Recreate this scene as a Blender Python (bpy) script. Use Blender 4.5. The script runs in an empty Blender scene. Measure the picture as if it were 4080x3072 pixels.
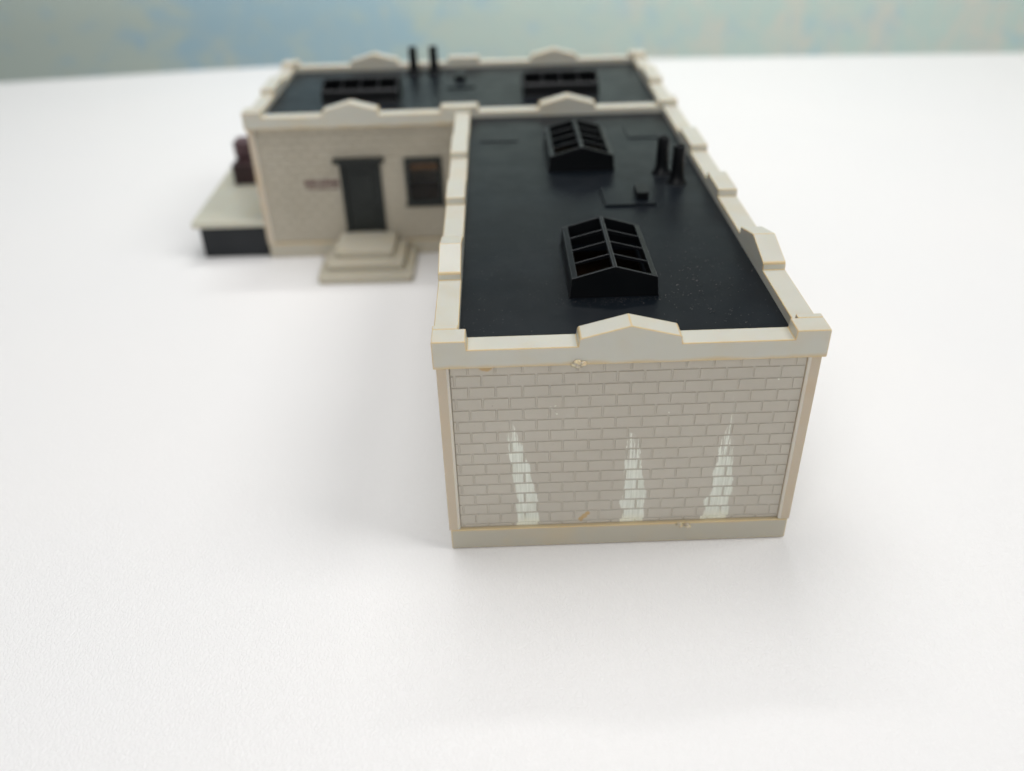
import bpy, bmesh, math, random
from mathutils import Vector, Matrix

random.seed(7)
S = bpy.context.scene
COL = S.collection

# ------------------------------------------------------------------ camera
cd = bpy.data.cameras.new('camera')
cam = bpy.data.objects.new('camera', cd)
COL.objects.link(cam)
cd.sensor_fit = 'HORIZONTAL'
cd.sensor_width = 36.0
cd.lens = 30.3985
cd.clip_start = 0.01
cd.clip_end = 200.0
CAM_R = Matrix(((0.99941054, 0.03317512, -0.00883139),
                (-0.02565739, 0.55086893, -0.83419729),
                (-0.02280966, 0.83393215, 0.5513954)))
cam.matrix_world = Matrix.Translation((0.17227, -1.90371, 1.84131)) @ CAM_R.to_4x4()
cd.dof.use_dof = True
cd.dof.focus_distance = 2.36
cd.dof.aperture_fstop = 0.64
S.camera = cam

# ------------------------------------------------------------------ light
W = bpy.data.worlds.new('World')
S.world = W
W.use_nodes = True
wb = W.node_tree.nodes['Background']
wb.inputs[0].default_value = (0.93, 0.96, 1.0, 1)
wb.inputs[1].default_value = 0.11


def area(name, loc, target, size, power, col, sy=None):
    l = bpy.data.lights.new(name, 'AREA')
    l.shape = 'RECTANGLE'
    l.size = size
    l.size_y = sy or size
    l.energy = power
    l.color = col
    o = bpy.data.objects.new(name, l)
    COL.objects.link(o)
    o.location = loc
    d = Vector(target) - Vector(loc)
    o.rotation_euler = d.to_track_quat('-Z', 'Y').to_euler()
    return o


area('side_softbox', (7.6, -0.7, 10.5), (0.0, 1.8, 0.2), 5.6, 735, (1.0, 0.995, 0.985))
area('overhead_softbox', (-1.2, 3.2, 9.0), (-0.5, 2.8, 0.0), 6.0, 405, (1.0, 0.998, 0.99))
area('front_softbox', (-2.0, -8.0, 6.0), (0.0, 1.5, 0.3), 7.0, 390, (1.0, 0.99, 0.98))
area('added_wall_fill', (0.5, 5.4, 7.2), (0.5, 8.0, 0.0), 3.0, 185, (1.0, 0.995, 0.985), 0.8)  # unseen lamp, added only to brighten the wall behind the table

S.view_settings.view_transform = 'Standard'
S.view_settings.look = 'None'
S.view_settings.gamma = 1.0
S.view_settings.exposure = 0.0
S.view_settings.use_curve_mapping = False
S.render.engine = 'CYCLES'
S.cycles.use_denoising = True


# ------------------------------------------------------------------ materials
class NT:
    def __init__(self, name):
        self.m = bpy.data.materials.new(name)
        self.m.use_nodes = True
        self.t = self.m.node_tree
        self.b = self.t.nodes['Principled BSDF']
        self.co = self.n('ShaderNodeTexCoord').outputs['Object']
        s = self.n('ShaderNodeSeparateXYZ')
        self.link(self.co, s.inputs[0])
        self.x, self.y, self.z = s.outputs

    def n(self, kind, **kw):
        nd = self.t.nodes.new(kind)
        for k, v in kw.items():
            setattr(nd, k, v)
        return nd

    def link(self, a, b):
        self.t.links.new(a, b)

    def put(self, sock, v):
        if isinstance(v, bpy.types.NodeSocket):
            self.link(v, sock)
        elif isinstance(v, (tuple, list)) and len(v) == 3 and sock.type == 'RGBA':
            sock.default_value = (*v, 1)
        else:
            sock.default_value = v

    def math(self, op, a, b=None, c=None, clamp=False):
        nd = self.n('ShaderNodeMath', operation=op, use_clamp=clamp)
        self.put(nd.inputs[0], a)
        if b is not None:
            self.put(nd.inputs[1], b)
        if c is not None:
            self.put(nd.inputs[2], c)
        return nd.outputs[0]

    def ramp(self, v, lo, hi, a=0.0, b=1.0):
        nd = self.n('ShaderNodeMapRange', interpolation_type='SMOOTHSTEP')
        self.put(nd.inputs[0], v)
        for i, q in enumerate((lo, hi, a, b)):
            self.put(nd.inputs[i + 1], q)
        return nd.outputs[0]

    def scaled(self, sc, rot=(0, 0, 0)):
        nd = self.n('ShaderNodeMapping')
        self.link(self.co, nd.inputs[0])
        nd.inputs['Scale'].default_value = sc
        nd.inputs['Rotation'].default_value = rot
        return nd.outputs[0]

    def noise(self, scale, detail=3, rough=0.5, vec=None, dist=0.0):
        nd = self.n('ShaderNodeTexNoise')
        self.link(vec or self.co, nd.inputs['Vector'])
        nd.inputs['Scale'].default_value = scale
        nd.inputs['Detail'].default_value = detail
        nd.inputs['Roughness'].default_value = rough
        nd.inputs['Distortion'].default_value = dist
        return nd.outputs[0]

    def voro(self, scale, feature='F1', vec=None, rnd=1.0):
        nd = self.n('ShaderNodeTexVoronoi', feature=feature)
        self.link(vec or self.co, nd.inputs['Vector'])
        nd.inputs['Scale'].default_value = scale
        nd.inputs['Randomness'].default_value = rnd
        return nd.outputs[0]

    def mix(self, f, a, b):
        nd = self.n('ShaderNodeMix', data_type='RGBA')
        self.put(nd.inputs[0], f)
        self.put(nd.inputs[6], a)
        self.put(nd.inputs[7], b)
        return nd.outputs[2]

    def bump(self, h, strength, dist):
        nd = self.n('ShaderNodeBump')
        nd.inputs['Strength'].default_value = strength
        nd.inputs['Distance'].default_value = dist
        self.link(h, nd.inputs['Height'])
        self.link(nd.outputs[0], self.b.inputs['Normal'])

    def curve(self, v, pts):
        nd = self.n('ShaderNodeFloatCurve')
        c = nd.mapping.curves[0]
        pts = sorted(pts)
        c.points[0].location = pts[0]
        c.points[1].location = pts[-1]
        for p in pts[1:-1]:
            c.points.new(*p)
        for p in c.points:
            p.handle_type = 'VECTOR'
        nd.mapping.update()
        self.link(v, nd.inputs['Value'])
        return nd.outputs[0]

    def done(self, color, rough=0.5, spec=0.5, sss=0.0, rad=(0.02, 0.013, 0.007)):
        self.put(self.b.inputs['Base Color'], color)
        self.put(self.b.inputs['Roughness'], rough)
        self.b.inputs['Specular IOR Level'].default_value = spec
        if sss:
            self.b.inputs['Subsurface Weight'].default_value = sss
            self.b.inputs['Subsurface Radius'].default_value = rad
            self.b.inputs['Subsurface Scale'].default_value = 1.0
        return self.m


def plastic(name, base, yellow, amount=0.5, zlines=(), rough=0.38, sss=0.35):
    """moulded styrene yellowed by age and old cement along the joints"""
    t = NT(name)
    c = t.noise(5.0, 4, 0.55)
    f = t.ramp(c, 0.48, 0.72, 0.0, amount)
    for z0, h, a in zlines:
        d = t.math('ABSOLUTE', t.math('SUBTRACT', t.z, z0))
        d = t.math('ADD', d, t.math('MULTIPLY', t.math('SUBTRACT', t.noise(9.0, 3), 0.5), h * 1.5))
        f = t.math('MAXIMUM', f, t.ramp(d, 0.0, h, a, 0.0))
    col = t.mix(f, base, yellow)
    sp = t.ramp(t.noise(160, 2, 0.6), 0.74, 0.80, 0, 0.35)
    col = t.mix(sp, col, (0.62, 0.56, 0.45))
    t.bump(t.noise(38, 4, 0.6), 0.12, 0.004)
    r = t.ramp(t.noise(14, 4), 0.3, 0.7, rough - 0.06, rough + 0.10)
    return t.done(col, r, 0.5, sss)


COURSE, BRK, GAP = 0.03725, 0.0721, 0.0046
Z_BASE, Z_CORN, Z_COPE, Z_PIER = 0.0755, 0.6463, 0.7024, 0.7281
CREAM = (0.555, 0.545, 0.475)
YELLOW = (0.58, 0.45, 0.25)
M_cream = plastic('cream_plastic', CREAM, YELLOW, 0.25, ((Z_CORN, 0.016, 0.85),))
M_edge = plastic('yellowed_edge_plastic', (0.60, 0.475, 0.28), (0.56, 0.41, 0.21), 0.6)
M_base = plastic('base_plastic', (0.475, 0.445, 0.365), YELLOW, 0.30, ((Z_BASE, 0.009, 0.7),))
M_pil = plastic('pilaster_plastic', (0.545, 0.465, 0.355), (0.58, 0.42, 0.24), 0.45, ((Z_CORN, 0.012, 0.8),))
M_lit_chamfer = plastic('lit_chamfer_plastic', (0.64, 0.60, 0.52), (0.60, 0.52, 0.38), 0.2)  # paler colour paints the lit strip on the pilasters' stepped edge
M_step = plastic('step_plastic', (0.50, 0.465, 0.375), YELLOW, 0.25)
M_deck = plastic('deck_plastic', (0.54, 0.53, 0.44), YELLOW, 0.2)


def brick_mat(name, marks):
    t = NT(name)
    cloud = t.ramp(t.noise(3.0, 4, 0.6), 0.35, 0.7)
    col = t.mix(cloud, (0.497, 0.455, 0.385), (0.530, 0.489, 0.418)) if marks else t.mix(cloud, (0.420, 0.382, 0.305), (0.465, 0.425, 0.345))  # unmarked walls get darker colours that stand in for weaker light
    # faint scuffs
    sc = t.ramp(t.noise(22, 5, 0.75, t.scaled((1, 1, 3.5))), 0.66, 0.80, 0, 0.30)
    col = t.mix(sc, col, (0.56, 0.53, 0.46))
    dk = t.ramp(t.noise(120, 2, 0.5), 0.73, 0.79, 0, 0.35)
    col = t.mix(dk, col, (0.25, 0.21, 0.16))
    if marks:
        # dry brushed white paint, three strokes tapering upwards
        edge = t.noise(34, 4, 0.7, t.scaled((2.6, 1, 0.55)))
        e = t.math('MULTIPLY', t.math('SUBTRACT', edge, 0.5), 0.024)
        # the brush caught each course a little differently
        row = t.math('FLOOR', t.math('DIVIDE', t.math('SUBTRACT', Z_CORN, t.z), COURSE))
        wn = t.n('ShaderNodeTexWhiteNoise', noise_dimensions='1D')
        t.link(row, wn.inputs['W'])
        e = t.math('ADD', e, t.math('MULTIPLY', t.math('SUBTRACT', wn.outputs['Value'], 0.5), 0.011))
        hair = t.noise(26, 4, 0.75, t.scaled((7.0, 1, 0.30), (0, 0.10, 0)))
        strokes = (
            ([(0.0, 0.197), (0.08, 0.198), (0.158, 0.196), (0.218, 0.193), (0.263, 0.188), (0.306, 0.185), (0.349, 0.175), (0.404, 0.179), (0.445, 0.181), (0.475, 0.187), (1, 0.187)],
             [(0.0, 0.266), (0.08, 0.266), (0.158, 0.258), (0.218, 0.248), (0.263, 0.243), (0.306, 0.235), (0.349, 0.224), (0.404, 0.212), (0.445, 0.196), (0.475, 0.188), (1, 0.15)], 0.475),
            ([(0.0, 0.505), (0.081, 0.505), (0.12, 0.507), (0.159, 0.499), (0.197, 0.502), (0.248, 0.508), (0.292, 0.505), (0.335, 0.504), (0.377, 0.508), (0.41, 0.511), (1, 0.511)],
             [(0.0, 0.574), (0.081, 0.574), (0.159, 0.571), (0.197, 0.567), (0.248, 0.56), (0.292, 0.552), (0.335, 0.551), (0.377, 0.549), (0.401, 0.535), (0.415, 0.51), (1, 0.45)], 0.41),
            ([(0.0, 0.745), (0.082, 0.747), (0.117, 0.75), (0.148, 0.749), (0.2, 0.762), (0.252, 0.762), (0.295, 0.770), (0.338, 0.768), (0.38, 0.774), (0.42, 0.79), (1, 0.8)],
             [(0.0, 0.824), (0.082, 0.824), (0.117, 0.825), (0.2, 0.823), (0.252, 0.819), (0.295, 0.815), (0.338, 0.811), (0.38, 0.806), (0.42, 0.802), (1, 0.75)], 0.42))
        paint = None
        for lo, hi, top in strokes:
            l = t.curve(t.z, lo)
            r = t.curve(t.z, hi)
            a = t.ramp(t.math('SUBTRACT', t.math('ADD', t.x, e), l), -0.001, 0.003)
            b = t.ramp(t.math('SUBTRACT', r, t.math('ADD', t.x, e)), -0.001, 0.003)
            thr = t.ramp(t.z, top - 0.20, top, 0.22, 0.56)
            h = t.ramp(t.math('SUBTRACT', hair, thr), 0.0, 0.10, 0.12, 1.0)
            s = t.math('MULTIPLY', t.math('MULTIPLY', a, b), h)
            paint = s if paint is None else t.math('MAXIMUM', paint, s)
        # a few splashes of the same paint
        for px, pz, r in ((0.2966, 0.500, 0.006), (0.3129, 0.4783, 0.0035), (0.287, 0.476, 0.003), (0.307, 0.503, 0.003), (0.905, 0.566, 0.003), (0.62, 0.47, 0.002)):
            d = t.math('SQRT', t.math('ADD', t.math('POWER', t.math('SUBTRACT', t.x, px), 2.0), t.math('POWER', t.math('SUBTRACT', t.z, pz), 2.0)))
            d = t.math('ADD', d, t.math('MULTIPLY', t.math('SUBTRACT', t.noise(130, 3), 0.5), 0.012))
            paint = t.math('MAXIMUM', paint, t.ramp(d, r * 0.5, r, 0.75, 0.0))
        # the brush skipped most of the joints
        groove = t.ramp(t.y, 0.0122, 0.0132, 1.0, 0.10)
        low = t.ramp(t.z, 0.09, 0.13, 1.0, 0.0)
        paint = t.math('MULTIPLY', paint, t.math('MAXIMUM', groove, low))
        tone = t.mix(t.ramp(hair, 0.35, 0.65), (0.66, 0.67, 0.575), (0.82, 0.83, 0.735))
        warm = t.ramp(t.z, 0.08, 0.12, 0.55, 0.0)
        tone = t.mix(warm, tone, (0.84, 0.80, 0.62))
        col = t.mix(t.math('MULTIPLY', paint, 0.94), col, tone)
        # amber cement stains
        for px, pz, r, ax in ((0.1241, 0.634, 0.017, 1.5), (0.385, 0.094, 0.010, 1.0), (0.397, 0.106, 0.011, 1.0), (0.405, 0.116, 0.008, 1.0)):
            d = t.math('SQRT', t.math('ADD', t.math('POWER', t.math('MULTIPLY', t.math('SUBTRACT', t.x, px), 1 / ax), 2.0), t.math('POWER', t.math('SUBTRACT', t.z, pz), 2.0)))
            d = t.math('ADD', d, t.math('MULTIPLY', t.math('SUBTRACT', t.noise(60, 3), 0.5), 0.012))
            col = t.mix(t.ramp(d, r * 0.55, r, 0.75, 0.0), col, (0.52, 0.33, 0.12))
    t.bump(t.noise(60, 4, 0.6), 0.10, 0.003)
    r = t.ramp(t.noise(10, 4), 0.3, 0.7, 0.40, 0.54)
    return t.done(col, r, 0.45, 0.15, (0.012, 0.008, 0.005))


M_brick_marked = brick_mat('brick_plastic_painted', True)
M_brick_shaded = brick_mat('brick_plastic_shaded', False)


def black_mat(name, col, dusty, spec=0.19):
    t = NT(name)
    c = t.mix(t.ramp(t.noise(4, 4, 0.6), 0.35, 0.7), col, tuple(q * 1.35 for q in col))
    if dusty:
        film = t.ramp(t.noise(2.2, 5, 0.65), 0.40, 0.75, 0.0, 0.012)
        c = t.mix(film, c, (0.30, 0.29, 0.28))
        v = t.n('ShaderNodeTexVoronoi', feature='F1')
        t.link(t.co, v.inputs['Vector'])
        v.inputs['Scale'].default_value = 75
        keep = t.ramp(t.noise(7, 4, 0.7), 0.46, 0.62, 0, 1)
        dot = t.math('MULTIPLY', t.ramp(v.outputs['Distance'], 0.05, 0.11, 0.55, 0.0), keep)
        c = t.mix(dot, c, (0.34, 0.32, 0.31))
    t.bump(t.noise(26, 5, 0.6), 0.05, 0.003)
    r = t.ramp(t.noise(9, 4, 0.6), 0.3, 0.7, 0.34, 0.41)
    return t.done(c, r, spec)


M_roof = black_mat('black_roof_plastic', (0.0028, 0.0050, 0.0076), True)
M_fit = black_mat('black_fitting_plastic', (0.0030, 0.0037, 0.0046), False, 0.22)
M_lit_edge = black_mat('lit_black_edge', (0.022, 0.0235, 0.0265), False, 0.4)  # lighter grey that paints a lit sheen along the skylight edges
M_dark = black_mat('dark_grey_plastic', (0.0190, 0.0210, 0.0235), False, 0.2)
M_door = black_mat('dark_green_grey_plastic', (0.0180, 0.0210, 0.0200), False, 0.2)


def plain(name, col, var=0.12, rough=0.5, scale=20, sss=0.0, spec=0.4):
    t = NT(name)
    c = t.mix(t.ramp(t.noise(scale, 4, 0.6), 0.3, 0.7), tuple(q * (1 - var) for q in col), tuple(min(1, q * (1 + var)) for q in col))
    t.bump(t.noise(scale * 3, 3), 0.08, 0.003)
    return t.done(c, rough, spec, sss)


M_maroon = plain('maroon_plastic', (0.030, 0.012, 0.013), 0.2, 0.5)
M_mauve = plain('mauve_plastic', (0.115, 0.065, 0.072), 0.2, 0.55)
M_ink = plain('maroon_ink', (0.080, 0.014, 0.024), 0.1, 0.6)
M_brown = plain('brown_card', (0.075, 0.038, 0.014), 0.2, 0.7)
M_blind = plain('amber_card', (0.085, 0.038, 0.008), 0.2, 0.8)
M_glue = plain('dried_amber_cement', (0.74, 0.58, 0.38), 0.2, 0.22, 60, 0.5, 0.5)
M_dust = plain('lint', (0.36, 0.33, 0.32), 0.3, 0.9, 5)
M_hair = plain('dark_fibre', (0.10, 0.08, 0.07), 0.2, 0.7, 5)
M_pink = plain('pink_crumb', (0.60, 0.33, 0.32), 0.15, 0.8, 40)

g = NT('window_pane')
mixn = g.n('ShaderNodeMixShader')
tr = g.n('ShaderNodeBsdfTransparent')
gl = g.n('ShaderNodeBsdfGlossy')
gl.inputs['Roughness'].default_value = 0.15
g.link(tr.outputs[0], mixn.inputs[1])
g.link(gl.outputs[0], mixn.inputs[2])
mixn.inputs[0].default_value = 0.012
g.link(mixn.outputs[0], g.t.nodes['Material Output'].inputs['Surface'])
M_pane = g.m


def table_mat():
    t = NT('white_embossed_vinyl')
    warp = t.n('ShaderNodeVectorMath', operation='ADD')
    nv = t.n('ShaderNodeTexNoise')
    t.link(t.co, nv.inputs['Vector'])
    nv.inputs['Scale'].default_value = 18
    sc = t.n('ShaderNodeVectorMath', operation='SCALE')
    t.link(nv.outputs['Color'], sc.inputs[0])
    sc.inputs['Scale'].default_value = 0.022
    t.link(t.co, warp.inputs[0])
    t.link(sc.outputs[0], warp.inputs[1])
    mp = t.n('ShaderNodeMapping')
    t.link(warp.outputs[0], mp.inputs[0])
    mp.inputs['Rotation'].default_value = (0, 0, math.radians(14))
    mp.inputs['Scale'].default_value = (1.0, 0.62, 1.0)
    d = t.voro(92, 'DISTANCE_TO_EDGE', mp.outputs[0])
    cells = t.ramp(d, 0.0, 0.22)
    h = t.math('ADD', t.math('MULTIPLY', cells, 1.0), t.math('MULTIPLY', t.noise(150, 3, 0.6), 0.5))
    t.bump(h, 0.34, 0.0020)
    cl = t.ramp(t.noise(0.7, 3), 0.3, 0.7)
    col = t.mix(cl, (0.835, 0.828, 0.825), (0.85, 0.838, 0.83))
    return t.done(col, t.ramp(t.noise(60, 3), 0.3, 0.7, 0.42, 0.56), 0.4)


M_table = table_mat()


def wall_mat():
    t = NT('sponged_blue_green_paint')
    gx = t.ramp(t.x, -5.5, 6.5)
    a = t.noise(1.5, 5, 0.68, t.scaled((1, 1, 1.4)))
    b = t.noise(2.1, 6, 0.68, t.scaled((1.4, 1, 0.8), (0, 0.7, 0)), 0.4)
    green = t.mix(gx, (0.54, 0.62, 0.56), (0.76, 0.94, 0.86))
    blue = t.mix(gx, (0.40, 0.57, 0.65), (0.62, 0.86, 0.90))
    nearblue = t.ramp(t.math('ABSOLUTE', t.math('ADD', t.x, 2.0)), 0.1, 2.2, 0.15, -0.06)
    col = t.mix(t.ramp(t.math('ADD', a, nearblue), 0.43, 0.62), green, blue)
    pale = t.mix(gx, (0.58, 0.63, 0.54), (0.94, 0.93, 0.82))
    rightness = t.ramp(t.x, -1.0, 6.0, -0.04, 0.10)
    col = t.mix(t.ramp(t.math('ADD', b, rightness), 0.50, 0.72, 0, 0.75), col, pale)
    fine = t.noise(5.5, 5, 0.7, t.scaled((1.2, 1, 0.8)), 0.5)
    col = t.mix(t.math('MULTIPLY', t.ramp(fine, 0.52, 0.60, 0, 0.65), t.ramp(t.x, -1.5, 4.0, 0.25, 1.0)), col, pale)
    # long pale scratch at the left
    dd = t.math('ABSOLUTE', t.math('SUBTRACT', t.math('ADD', t.x, 5.26), t.math('MULTIPLY', t.math('SUBTRACT', t.z, -0.05), 0.62)))
    col = t.mix(t.ramp(dd, 0.02, 0.05, 0.6, 0.0), col, (0.50, 0.46, 0.38))
    t.bump(t.noise(9, 5), 0.15, 0.02)
    return t.done(col, 0.75, 0.3)


M_wall = wall_mat()


# ------------------------------------------------------------------ mesh helpers
def mesh_obj(name, bm, mat, parent=None, bevel=0.0, seg=2, smooth=False, edge=None):
    bmesh.ops.recalc_face_normals(bm, faces=bm.faces)
    me = bpy.data.meshes.new(name)
    bm.to_mesh(me)
    bm.free()
    me.materials.append(mat)
    o = bpy.data.objects.new(name, me)
    COL.objects.link(o)
    if parent:
        o.parent = parent
    if smooth or bevel:
        for p in me.polygons:
            p.use_smooth = True
    if bevel:
        b = o.modifiers.new('bevel', 'BEVEL')
        b.width = bevel
        b.segments = seg
        b.limit_method = 'ANGLE'
        b.angle_limit = math.radians(12)
        b.harden_normals = True
        if edge:
            me.materials.append(edge)
            b.material = 1
    return o


def poly_prism(bm, F, outline, d0, d1):
    """outline in (s, z), extruded along d"""
    a = [bm.verts.new(F(s, d0, z)) for s, z in outline]
    b = [bm.verts.new(F(s, d1, z)) for s, z in outline]
    n = len(outline)
    bm.faces.new(a)
    bm.faces.new(b[::-1])
    for i in range(n):
        j = (i + 1) % n
        bm.faces.new((a[i], b[i], b[j], a[j]))


def box(bm, F, s0, s1, d0, d1, z0, z1):
    poly_prism(bm, F, [(s0, z0), (s1, z0), (s1, z1), (s0, z1)], d0, d1)


def xyz(s, d, z):
    return Vector((s, d, z))


def brick(bm, F, s0, s1, z0, z1, d_face, d_back, inset=0.0013):
    jit = random.uniform(-0.0002, 0.0002)
    a = [bm.verts.new(F(s, d_back, z)) for s, z in ((s0, z0), (s1, z0), (s1, z1), (s0, z1))]
    i = inset
    b = [bm.verts.new(F(s, d_face + jit, z)) for s, z in ((s0 + i, z0 + i), (s1 - i, z0 + i), (s1 - i, z1 - i), (s0 + i, z1 - i))]
    bm.faces.new(b)
    for k in range(4):
        j = (k + 1) % 4
        bm.faces.new((a[k], a[j], b[j], b[k]))




def slab(bm, F, s0, s1, z0, z1, d0, d1, holes=()):
    """thick panel with rectangular openings, one closed skin"""
    ss = sorted({s0, s1, *[h[0] for h in holes], *[h[1] for h in holes]})
    zs = sorted({z0, z1, *[h[2] for h in holes], *[h[3] for h in holes]})
    grid = {}

    def v(i, j, d):
        k = (i, j, d)
        if k not in grid:
            grid[k] = bm.verts.new(F(ss[i], d, zs[j]))
        return grid[k]

    def solid(i, j):
        if i < 0 or j < 0 or i >= len(ss) - 1 or j >= len(zs) - 1:
            return False
        cs, cz = (ss[i] + ss[i + 1]) / 2, (zs[j] + zs[j + 1]) / 2
        return not any(h[0] < cs < h[1] and h[2] < cz < h[3] for h in holes)

    for i in range(len(ss) - 1):
        for j in range(len(zs) - 1):
            if not solid(i, j):
                continue
            for d in (d0, d1):
                bm.faces.new((v(i, j, d), v(i + 1, j, d), v(i + 1, j + 1, d), v(i, j + 1, d)))
            for (di, dj, p, q) in ((-1, 0, (i, j), (i, j + 1)), (1, 0, (i + 1, j), (i + 1, j + 1)), (0, -1, (i, j), (i + 1, j)), (0, 1, (i, j + 1), (i + 1, j + 1))):
                if not solid(i + di, j + dj):
                    bm.faces.new((v(*p, d0), v(*q, d0), v(*q, d1), v(*p, d1)))


def brick_wall(F, s0, s1, root, mat, phase=0.0068, holes=(), b0=None, b1=None):
    """one wall panel: backing slab and moulded courses in one mesh; bricks run b0..b1"""
    bm = bmesh.new()
    slab(bm, F, s0, s1, 0.02, Z_CORN + 0.004, 0.0136, 0.046, holes)
    b0 = s0 if b0 is None else b0
    b1 = s1 if b1 is None else b1
    r = 0
    while True:
        zt = Z_CORN - 0.0005 - r * COURSE
        zb = max(zt - COURSE + GAP, Z_BASE + 0.0006)
        if zt - zb < 0.004:
            break
        k0 = int((b0 - phase) / BRK) - 2
        off = phase if r % 2 == 0 else phase + BRK / 2
        for k in range(k0, k0 + int((b1 - b0) / BRK) + 5):
            l = max(off + k * BRK, b0 + 0.001)
            q = min(off + (k + 1) * BRK - GAP, b1 - 0.001)
            if q - l < 0.008:
                continue
            parts = [(l, q)]
            for h in holes:
                if zb < h[3] + 0.002 and zt > h[2] - 0.002:
                    nxt = []
                    for (a, c) in parts:
                        if c <= h[0] or a >= h[1]:
                            nxt.append((a, c))
                        else:
                            if h[0] - a > 0.006:
                                nxt.append((a, h[0] - 0.001))
                            if c - h[1] > 0.006:
                                nxt.append((h[1] + 0.001, c))
                    parts = nxt
            for a, c in parts:
                brick(bm, F, a, c, zb, zt, 0.0111 if mat is M_brick_marked else 0.0104, 0.0138)
        r += 1
    return mesh_obj('brick_wall', bm, mat, root)


OC = 0.0114


def parapet(F, s0, s1, feats, wall, d0=-OC, d1=0.056):
    """coping with raised features: ('pier', a, b) or ('gable', a, b)"""
    top = [(s0, Z_CORN)]
    cur = Z_COPE
    pts = []
    for kind, a, b in sorted(feats, key=lambda q: q[1]):
        a0, b0 = max(a, s0), min(b, s1)
        if a0 > s0 + 1e-5:
            if not pts:
                pts.append((s0, cur))
            pts.append((a0 - 0.0025, cur))
        if kind == 'pier':
            pts += [(a0, Z_PIER), (b0, Z_PIER)]
        else:
            c = (a + b) / 2
            pts += [(a0, 0.7215), (a0 + 0.004, 0.7255), (c, 0.7585), (b0 - 0.004, 0.7255), (b0, 0.7215)]
        if b0 < s1 - 1e-5:
            pts.append((b0 + 0.0025, cur))
    if not pts:
        pts.append((s0, cur))
    if pts[-1][0] < s1 - 1e-5:
        pts.append((s1, cur))
    bm = bmesh.new()
    poly_prism(bm, F, top + pts + [(s1, Z_CORN)], d0, d1)
    return mesh_obj('parapet', bm, M_cream, wall, 0.0036, 3, edge=M_edge)


def base_course(F, s0, s1, wall, d1=0.046):
    bm = bmesh.new()
    poly_prism(bm, F, [(s0, 0.0035), (s1, 0.0035), (s1, Z_BASE), (s0, Z_BASE)], 0.0, d1)
    return mesh_obj('base_course', bm, M_base, wall, 0.0030, 3, edge=M_edge)


def pilaster(F, s0, s1, wall, inner=1, d0=0.0008):
    """corner strip; inner = +1 / -1 says on which side its stepped, rounded edge lies"""
    bm = bmesh.new()
    st = 0.0075
    if inner > 0:
        prof = [(s0, d0), (s1 - st, d0), (s1 - st * 0.75, d0 + 0.0016), (s1 - st * 0.2, d0 + 0.003), (s1, d0 + 0.006), (s1, 0.046), (s0, 0.046)]
    else:
        prof = [(s1, d0), (s0 + st, d0), (s0 + st * 0.75, d0 + 0.0016), (s0 + st * 0.2, d0 + 0.003), (s0, d0 + 0.006), (s0, 0.046), (s1, 0.046)]
    poly_prism(bm, lambda s, z, d: F(s, d, z), prof, Z_BASE + 0.0004, Z_CORN - 0.0004)
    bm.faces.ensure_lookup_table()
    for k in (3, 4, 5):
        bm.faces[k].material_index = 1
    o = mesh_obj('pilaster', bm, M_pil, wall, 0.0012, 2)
    o.data.materials.append(M_lit_chamfer)
    return o


# ------------------------------------------------------------------ setting
# white table top with a slightly bowed far edge and a rolled rim
EDGE = [(-9.0, 5.05), (-6.5, 5.46), (-4.1, 5.885), (-3.275, 5.997), (-2.43, 6.117), (-1.76, 6.18), (-0.6, 6.20), (0.6, 6.14), (1.744, 6.043), (3.118, 5.972), (4.793, 5.861), (7.0, 5.70), (9.5, 5.45)]
bm = bmesh.new()
ring = EDGE + [(9.5, -6.0), (-9.0, -6.0)]
topv = [bm.verts.new((x, y, 0)) for x, y in ring]
bm.faces.new(topv)
prev = topv
for k in range(1, 7):
    a = k / 6 * math.pi / 2
    o = 0.09 * math.sin(a)
    z = -0.09 * (1 - math.cos(a))
    cur = [bm.verts.new((x + (o if x > 9 else -o if x < -8.9 else 0), y + (o if y > 0 else -o), z)) for x, y in ring]
    for i in range(len(ring)):
        j = (i + 1) % len(ring)
        bm.faces.new((prev[i], prev[j], cur[j], cur[i]))
    prev = cur
low = [bm.verts.new((v.co.x, v.co.y, -0.55)) for v in prev]
for i in range(len(ring)):
    j = (i + 1) % len(ring)
    bm.faces.new((prev[i], prev[j], low[j], low[i]))
bm.faces.new(low[::-1])
table = mesh_obj('table', bm, M_table)
table['kind'] = 'structure'
table['label'] = 'white embossed vinyl table top under the model building'

bm = bmesh.new()
box(bm, xyz, -16, 16, 8.0, 8.3, -6.0, 3.4)
wall = mesh_obj('wall', bm, M_wall)
wall['kind'] = 'structure'
wall['label'] = 'mottled blue green painted wall behind the table'

# ------------------------------------------------------------------ model building
root = bpy.data.objects.new('model_building', None)
COL.objects.link(root)
root.empty_display_size = 0.2
root['label'] = 'cream brick plastic model building with black flat roofs and parapets'
root['category'] = 'model building'

L, XL, YR = 2.123, -0.98, 3.126
F_front = lambda s, d, z: Vector((s, d, z))
F_wl = lambda s, d, z: Vector((d, s, z))
F_wr = lambda s, d, z: Vector((1 - d, s, z))
F_back = lambda s, d, z: Vector((s, L + d, z))
F_bl = lambda s, d, z: Vector((XL + d, s, z))
F_rear = lambda s, d, z: Vector((s, YR - d, z))

# gable end nearest the camera
w = brick_wall(F_front, 0.001, 0.999, root, M_brick_marked, b0=0.0285, b1=0.9715)
w['label'] = 'brick wall with three white paint streaks and amber glue stains'
base_course(F_front, 0, 1, w)
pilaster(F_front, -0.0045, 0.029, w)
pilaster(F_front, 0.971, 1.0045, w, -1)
parapet(F_front, -OC, 1 + OC, [('pier', -OC, 0.0765), ('gable', 0.3665, 0.6300), ('pier', 0.9235, 1 + OC)], w)
front_wall = w

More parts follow.
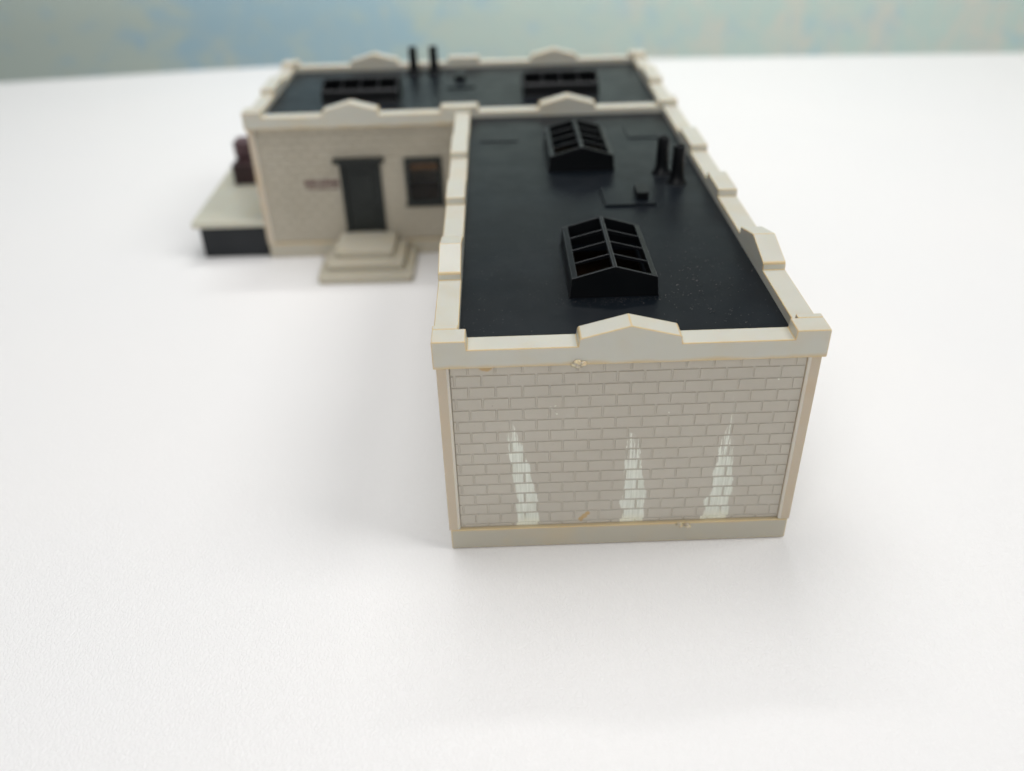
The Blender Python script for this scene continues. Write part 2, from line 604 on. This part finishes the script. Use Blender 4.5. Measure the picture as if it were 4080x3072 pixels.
# long sides of the wing
SIDE = [('pier', 0.0, 0.0775), ('gable', 0.393, 0.662), ('pier', 0.982, 1.163), ('pier', 1.468, 1.705)]
for F in (F_wl, F_wr):
    w = brick_wall(F, 0.0465, L - 0.001, root, M_brick_shaded, b0=0.08, b1=L - 0.03)
    base_course(F, 0.0465, L - 0.0005, w)
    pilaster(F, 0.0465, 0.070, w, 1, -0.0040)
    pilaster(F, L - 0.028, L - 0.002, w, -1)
    parapet(F, 0.0563, L - OC - 0.0003, SIDE, w)

# facade of the rear block: pediment either side of a pier over the wing's wall
DOOR = (-0.580, -0.386, 0.126, 0.478)
WIN = (-0.268, -0.094, 0.262, 0.486)
w = brick_wall(F_back, XL + 0.001, -0.0005, root, M_brick_shaded, holes=(WIN, DOOR), b0=XL + 0.0285, b1=-0.001)
base_course(F_back, XL, -0.0005, w)
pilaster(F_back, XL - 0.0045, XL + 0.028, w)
parapet(F_back, XL - OC, 1 + OC, [('pier', XL - OC, -0.903), ('gable', -0.6225, -0.3665), ('pier', -0.078, 0.092), ('gable', 0.3765, 0.6325), ('pier', 0.9235, 1 + OC)], w)
facade = w

BSIDE = [('pier', 0.0, L + 0.078), ('pier', 2.515, 2.775), ('pier', YR - 0.078, YR)]
for F in (F_bl, F_wr):
    w = brick_wall(F, L + 0.0465, YR - 0.0465, root, M_brick_shaded, b0=L + 0.08, b1=YR - 0.08)
    base_course(F, L + 0.0465, YR - 0.0465, w)
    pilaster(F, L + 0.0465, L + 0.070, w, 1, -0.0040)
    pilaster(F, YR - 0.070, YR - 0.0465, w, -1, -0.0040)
    parapet(F, L + 0.0563, YR - 0.0563, BSIDE, w)
w = brick_wall(F_rear, XL + 0.001, 0.999, root, M_brick_shaded, b0=XL + 0.0285, b1=0.9715)
base_course(F_rear, XL, 1, w)
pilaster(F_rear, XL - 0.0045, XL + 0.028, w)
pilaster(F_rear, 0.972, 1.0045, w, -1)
parapet(F_rear, XL - OC, 1 + OC, [('pier', XL - OC, -0.903), ('gable', -0.614, -0.356), ('pier', -0.078, 0.092), ('gable', 0.379, 0.634), ('pier', 0.9235, 1 + OC)], w)
# party wall under the facade's parapet where the wing joins
bm = bmesh.new()
slab(bm, F_back, 0.047, 0.9995, 0.02, Z_CORN + 0.003, 0.0140, 0.0455)
mesh_obj('party_wall', bm, M_brick_shaded, root)
# floor card inside, seen brown through the skylights and window
bm = bmesh.new()
box(bm, xyz, 0.05, 0.95, 0.05, 2.13, 0.012, 0.03)
mesh_obj('floor_card', bm, M_brown, root)
bm = bmesh.new()
box(bm, xyz, XL + 0.05, 0.95, 2.175, 3.07, 0.012, 0.03)
mesh_obj('floor_card', bm, M_brown, root)

# cement blobs
def blob(parent, x, y, z, r, n=5):
    bm = bmesh.new()
    for k in range(n):
        c = Vector((x + random.uniform(-1.3, 1.3) * r, y - random.uniform(-0.1, 0.25) * r, z + random.uniform(-0.45, 0.45) * r))
        rr = r * random.uniform(0.35, 0.75)
        res = bmesh.ops.create_icosphere(bm, subdivisions=2, radius=rr, matrix=Matrix.Translation(c))
        for v in res['verts']:
            d = v.co - c
            v.co = c + Vector((d.x * 1.3, d.y * 0.7, d.z)) * random.uniform(0.82, 1.15)
    return mesh_obj('glue_blob', bm, M_glue, parent, smooth=True)


blob(front_wall, 0.369, -0.0125, 0.650, 0.0135, 9)
blob(front_wall, 0.690, -0.001, 0.068, 0.015, 7)

# ------------------------------------------------------------------ roofs
ZR = 0.675


def roof_slab(x0, x1, y0, y1, holes):
    bm = bmesh.new()
    F = lambda s, d, z: Vector((s, z, ZR - d))
    slab(bm, F, x0, x1, y0, y1, 0.0, 0.018, holes)
    return mesh_obj('roof', bm, M_roof, root)


SKY = {'wing': [((0.4960, 0.4895), False), ((0.5000, 1.5420), False)], 'rear': [((-0.4855, 2.530), True), ((0.4975, 2.545), True)]}
SW, SD = 0.1265, 0.186   # half width across the ridge, half length along it


def hole_of(c, turned):
    a, b = (SD - 0.014, SW - 0.016) if turned else (SW - 0.016, SD - 0.014)
    return (c[0] - a, c[0] + a, c[1] - b, c[1] + b)


roof_w = roof_slab(0.0555, 0.9445, 0.0555, L - OC - 0.0006, [hole_of(*q) for q in SKY['wing']])
roof_r = roof_slab(XL + 0.0555, 0.9445, L + 0.0555, YR - 0.0555, [hole_of(*q) for q in SKY['rear']])

ZE, ZRG = 0.0615, 0.0955    # eaves and ridge above the roof


def skylight(parent, c, turned):
    ca, sa = (0, 1) if turned else (1, 0)

    def F(s, d, z):
        x, y = (s, d)
        if turned:
            x, y = d, -s
        return Vector((c[0] + x, c[1] + y, ZR + z))
    bm = bmesh.new()
    fl = 0.0045
    # curb: flared foot up to the eaves on the two long sides
    for sg in (-1, 1):
        prof = [(sg * (SW + fl), 0.0), (sg * (SW + 0.001), 0.007), (sg * (SW - 0.003), ZE - 0.004), (sg * (SW - 0.005), ZE), (sg * (SW - 0.0205), ZE + 0.0052), (sg * (SW - 0.0205), ZE - 0.003), (sg * (SW - 0.010), ZE - 0.008), (sg * (SW - 0.010), -0.004), (sg * (SW - 0.006), -0.004)]
        poly_prism(bm, F, prof, -SD + 0.0075, SD - 0.0075)
    # gable ends
    for sg in (-1, 1):
        prof_b = [(-SW - fl, 0.0), (SW + fl, 0.0), (SW + 0.001, 0.007), (SW - 0.003, ZE - 0.004), (SW - 0.0045, ZE + 0.0005), (0.004, ZRG), (-0.004, ZRG), (-SW + 0.0045, ZE + 0.0005), (-SW + 0.003, ZE - 0.004), (-SW - 0.001, 0.007)]
        d0, d1 = sg * (SD - 0.0085), sg * SD
        poly_prism(bm, F, prof_b, min(d0, d1), max(d0, d1))
    # ridge bar
    poly_prism(bm, F, [(-0.0065, ZRG - 0.020), (0.0065, ZRG - 0.020), (0.0065, ZRG - 0.0015), (0.004, ZRG + 0.0004), (-0.004, ZRG + 0.0004), (-0.0065, ZRG - 0.0015)], -SD + 0.0087, SD - 0.0087)
    # glazing bars, deep thin fins
    for k in (1, 2, 3):
        d = -SD + 0.0085 + (2 * SD - 0.017) * k / 4
        for sg in (-1, 1):
            poly_prism(bm, F, [(sg * 0.0066, ZRG - 0.016), (sg * 0.0066, ZRG - 0.0035), (sg * (SW - 0.0207), ZE + 0.0042), (sg * (SW - 0.0207), ZE - 0.003)], d - 0.0027, d + 0.0027)
    return mesh_obj('skylight', bm, M_fit, parent, 0.0012, 2, edge=M_lit_edge)


for c, tr_ in SKY['wing']:
    skylight(roof_w, c, tr_)
for c, tr_ in SKY['rear']:
    skylight(roof_r, c, tr_)


def pipe(parent, x, y, h=0.142):
    prof = [(0.0385, 0.0), (0.0360, 0.004), (0.0315, 0.011), (0.0275, 0.020), (0.0250, 0.031), (0.0240, 0.045), (0.0230, 0.095), (0.0222, h - 0.003), (0.0212, h), (0.0160, h), (0.0138, h - 0.004), (0.0130, h - 0.040), (0.0, h - 0.042)]
    bm = bmesh.new()
    n = 28
    rings = []
    for r, z in prof:
        if r == 0:
            rings.append([bm.verts.new((x, y, ZR + z))])
        else:
            rings.append([bm.verts.new((x + r * math.cos(2 * math.pi * k / n), y + r * math.sin(2 * math.pi * k / n), ZR + z)) for k in range(n)])
    for a, b in zip(rings, rings[1:]):
        for k in range(n):
            j = (k + 1) % n
            if len(b) == 1:
                bm.faces.new((a[k], a[j], b[0]))
            else:
                bm.faces.new((a[k], a[j], b[j], b[k]))
    return mesh_obj('vent_pipe', bm, M_fit, parent, smooth=True)


pipe(roof_w, 0.8030, 1.3080)
pipe(roof_w, 0.8425, 1.2030)
pipe(roof_r, -0.2590, 2.9500)
pipe(roof_r, -0.1500, 2.9500)


def hatch(parent, x0, x1, y0, y1, bx0, bx1, by0, by1):
    bm = bmesh.new()
    box(bm, xyz, x0, x1, y0, y1, ZR - 0.002, ZR + 0.0075)
    h = mesh_obj('hatch_plate', bm, M_roof, parent, 0.0012, 2)
    bm = bmesh.new()
    box(bm, xyz, bx0, bx1, by0, by1, ZR + 0.0075, ZR + 0.034)
    mesh_obj('vent_box', bm, M_fit, parent, 0.0015, 2)


hatch(roof_w, 0.549, 0.731, 0.985, 1.150, 0.667, 0.708, 1.022, 1.110)
hatch(roof_r, -0.075, 0.072, 2.630, 2.860, -0.035, 0.022, 2.760, 2.850)
for x0, x1, y0, y1 in ((0.105, 0.263, 1.748, 1.955), (0.735, 0.880, 1.742, 1.905)):
    bm = bmesh.new()
    box(bm, xyz, x0, x1, y0, y1, ZR - 0.002, ZR + 0.0035)
    mesh_obj('roof_patch', bm, M_roof, roof_w, 0.001, 2)

# ------------------------------------------------------------------ door, window, steps, lettering
bm = bmesh.new()
s0, s1, z0, z1 = DOOR
box(bm, F_back, s0, s0 + 0.020, -0.008, 0.030, z0, z1)
box(bm, F_back, s1 - 0.020, s1, -0.008, 0.030, z0, z1)
box(bm, F_back, s0 + 0.020, s1 - 0.020, -0.008, 0.030, z1 - 0.022, z1)
box(bm, F_back, s0 - 0.027, s1 + 0.021, -0.022, 0.012, z1 + 0.0005, z1 + 0.018)
df = mesh_obj('door_frame', bm, M_door, root, 0.0015, 2)
bm = bmesh.new()
a, b = s0 + 0.0205, s1 - 0.0205
slab(bm, F_back, a, b, z0, z1 - 0.0225, 0.004, 0.024)
m = 0.022
for za, zb in ((z0 + 0.03, z0 + 0.125), (z0 + 0.155, z1 - 0.055)):
    box(bm, F_back, a + m, b - m, -0.001, 0.0039, za, zb)
mesh_obj('door', bm, M_door, df, 0.0015, 2)

bm = bmesh.new()
s0, s1, z0, z1 = WIN
fw = 0.020
slab(bm, F_back, s0 - 0.003, s1 + 0.003, z0 - 0.003, z1 + 0.003, -0.004, 0.020, ((s0 + fw, s1 - fw, z0 + fw, z1 - fw),))
box(bm, F_back, s0 - 0.010, s1 + 0.010, -0.010, 0.010, z0 - 0.012, z0 - 0.0035)
wf = mesh_obj('window', bm, M_door, facade, 0.0015, 2)
bm = bmesh.new()
box(bm, F_back, s0 + fw, s1 - fw, 0.010, 0.012, z0 + fw, z1 - fw)
mesh_obj('window_pane', bm, M_pane, facade)
bm = bmesh.new()
box(bm, F_back, s0 + fw - 0.004, s1 - fw + 0.004, 0.024, 0.027, z1 - 0.062, z1 - 0.004)
mesh_obj('window_blind', bm, M_blind, facade)

stair = bpy.data.objects.new('steps', None)
COL.objects.link(stair)
stair.parent = root
for x0, x1, y0, za, zb in ((-0.690, -0.243, 1.797, 0.0, 0.0415), (-0.652, -0.287, 1.850, 0.0415, 0.083), (-0.614, -0.336, 1.903, 0.083, 0.1245)):
    bm = bmesh.new()
    r = 0.012
    pts = [(x0, L - 0.0005), (x0, y0 + r), (x0 + r * 0.3, y0 + r * 0.3), (x0 + r, y0), (x1 - r, y0), (x1 - r * 0.3, y0 + r * 0.3), (x1, y0 + r), (x1, L - 0.0005)]
    poly_prism(bm, lambda s, d, z: Vector((s, z, d)), pts, za, zb)
    mesh_obj('step', bm, M_step, stair, 0.004, 3)

# two blurred rows of small maroon lettering left of the door; too soft in the photo to spell
bm = bmesh.new()
def glyph_row(x0, x1, zc, h, n, thick):
    pitch = (x1 - x0) / n
    for k in range(n):
        gx = x0 + k * pitch
        ww = pitch * 0.70
        form = random.choice(('n', 'u', 'e', 'h', 'o'))
        bars = [(gx, gx + thick, -h / 2, h / 2)]
        if form != 'e':
            bars.append((gx + ww - thick, gx + ww, -h / 2, h / 2))
        if form in 'neo':
            bars.append((gx + thick, gx + ww - thick, h / 2 - thick, h / 2))
        if form in 'ueo':
            bars.append((gx + thick, gx + ww - thick, -h / 2, -h / 2 + thick))
        if form in 'he':
            bars.append((gx + thick, gx + ww - thick, -thick / 2, thick / 2))
        for a, b, c, d in bars:
            box(bm, F_back, a, b, 0.0095, 0.0112, zc + c, zc + d)
glyph_row(-0.757, -0.588, 0.3800, 0.028, 9, 0.0058)
glyph_row(-0.750, -0.592, 0.3520, 0.014, 12, 0.0032)
mesh_obj('lettering', bm, M_ink, facade)

# ------------------------------------------------------------------ loading platform
plat = bpy.data.objects.new('loading_platform', None)
COL.objects.link(plat)
plat.parent = root
bm = bmesh.new()
box(bm, xyz, -1.318, XL - 0.0005, 2.152, 3.05, 0.0, 0.1645)
mesh_obj('platform_base', bm, M_dark, plat, 0.002, 2)
bm = bmesh.new()
box(bm, xyz, -1.346, XL - 0.0005, 2.128, 3.08, 0.1650, 0.1960)
mesh_obj('platform_deck', bm, M_deck, plat, 0.004, 3)


def crate(name, x0, x1, y0, y1, z0, z1, mat, label):
    o = bpy.data.objects.new(name, None)
    COL.objects.link(o)
    o.location = ((x0 + x1) / 2, (y0 + y1) / 2, z0)
    o['label'] = label
    o['category'] = 'crate'
    hx, hy, h = (x1 - x0) / 2, (y1 - y0) / 2, z1 - z0
    bm = bmesh.new()
    box(bm, xyz, -hx + 0.003, hx - 0.003, -hy + 0.003, hy - 0.003, 0, h - 0.0165)
    for sx in (-1, 1):
        for sy in (-1, 1):
            box(bm, xyz, sx * hx - (0.016 if sx > 0 else 0), sx * hx + (0.016 if sx < 0 else 0), sy * hy - (0.0028 if sy > 0 else 0), sy * hy + (0.0028 if sy < 0 else 0), 0.001, h - 0.0165)
    mesh_obj('crate_body', bm, mat, o, 0.0012, 2)
    bm = bmesh.new()
    box(bm, xyz, -hx - 0.002, hx + 0.002, -hy - 0.002, hy + 0.002, h - 0.016, h)
    mesh_obj('crate_lid', bm, mat, o, 0.002, 2)


crate('crate', -1.250, -1.095, 2.646, 2.905, 0.1962, 0.304, M_maroon, 'dark maroon crate on the grey platform, carrying the smaller crate')
crate('crate', -1.260, -1.105, 2.780, 2.895, 0.3042, 0.384, M_mauve, 'smaller mauve brown crate resting on top of the dark maroon crate')

# ------------------------------------------------------------------ dust and lint
bm = bmesh.new()


def fleck(x, y, z, size, curl):
    n = 3 + int(curl > 0.5) * 3
    a = random.uniform(0, 2 * math.pi)
    r = size * random.uniform(0.05, 0.09)
    pts = []
    px, py = x, y
    for k in range(n):
        pts.append(Vector((px, py, z + r * 0.8 + size * 0.25 * math.sin(k / max(1, n - 1) * math.pi) * random.random())))
        px += size / n * math.cos(a)
        py += size / n * math.sin(a)
        a += random.uniform(-1.1, 1.1) * (0.4 + curl)
    prev = None
    for p in pts:
        rr = r * random.uniform(0.7, 1.3)
        ring = [bm.verts.new(p + Vector((rr, 0, 0))), bm.verts.new(p + Vector((-rr * 0.5, rr * 0.86, 0))), bm.verts.new(p + Vector((-rr * 0.5, -rr * 0.86, rr)))]
        if prev:
            for i in range(3):
                bm.faces.new((prev[i], prev[(i + 1) % 3], ring[(i + 1) % 3], ring[i]))
        else:
            bm.faces.new(ring)
        prev = ring


def clear(x, y):
    return not (0.36 < x < 0.632 and 0.298 < y < 0.68)


n = 0
while n < 620:
    q = random.random()
    if q < 0.42:      # drift in front of the near skylight
        x, y = random.gauss(0.50, 0.085), 0.302 - abs(random.gauss(0, 0.022))
        sz = random.uniform(0.0015, 0.0045)
    elif q < 0.78:    # scatter to the right of it
        x, y = random.gauss(0.77, 0.085), random.gauss(0.40, 0.20)
        sz = random.uniform(0.0020, 0.0085)
    elif q < 0.88:
        x, y = random.gauss(0.10, 0.03), random.gauss(0.34, 0.14)
        sz = random.uniform(0.0015, 0.0045)
    else:
        x, y = random.uniform(0.07, 0.93), random.uniform(0.07, 1.5)
        sz = random.uniform(0.0015, 0.006)
    if not (0.066 < x < 0.934 and 0.066 < y < 1.9) or not clear(x, y):
        continue
    fleck(x, y, ZR, sz, random.random())
    n += 1
dust = mesh_obj('dust', bm, M_dust)
dust['kind'] = 'stuff'
dust['label'] = 'pale lint and dust specks scattered on the black roof'
dust['category'] = 'dust'
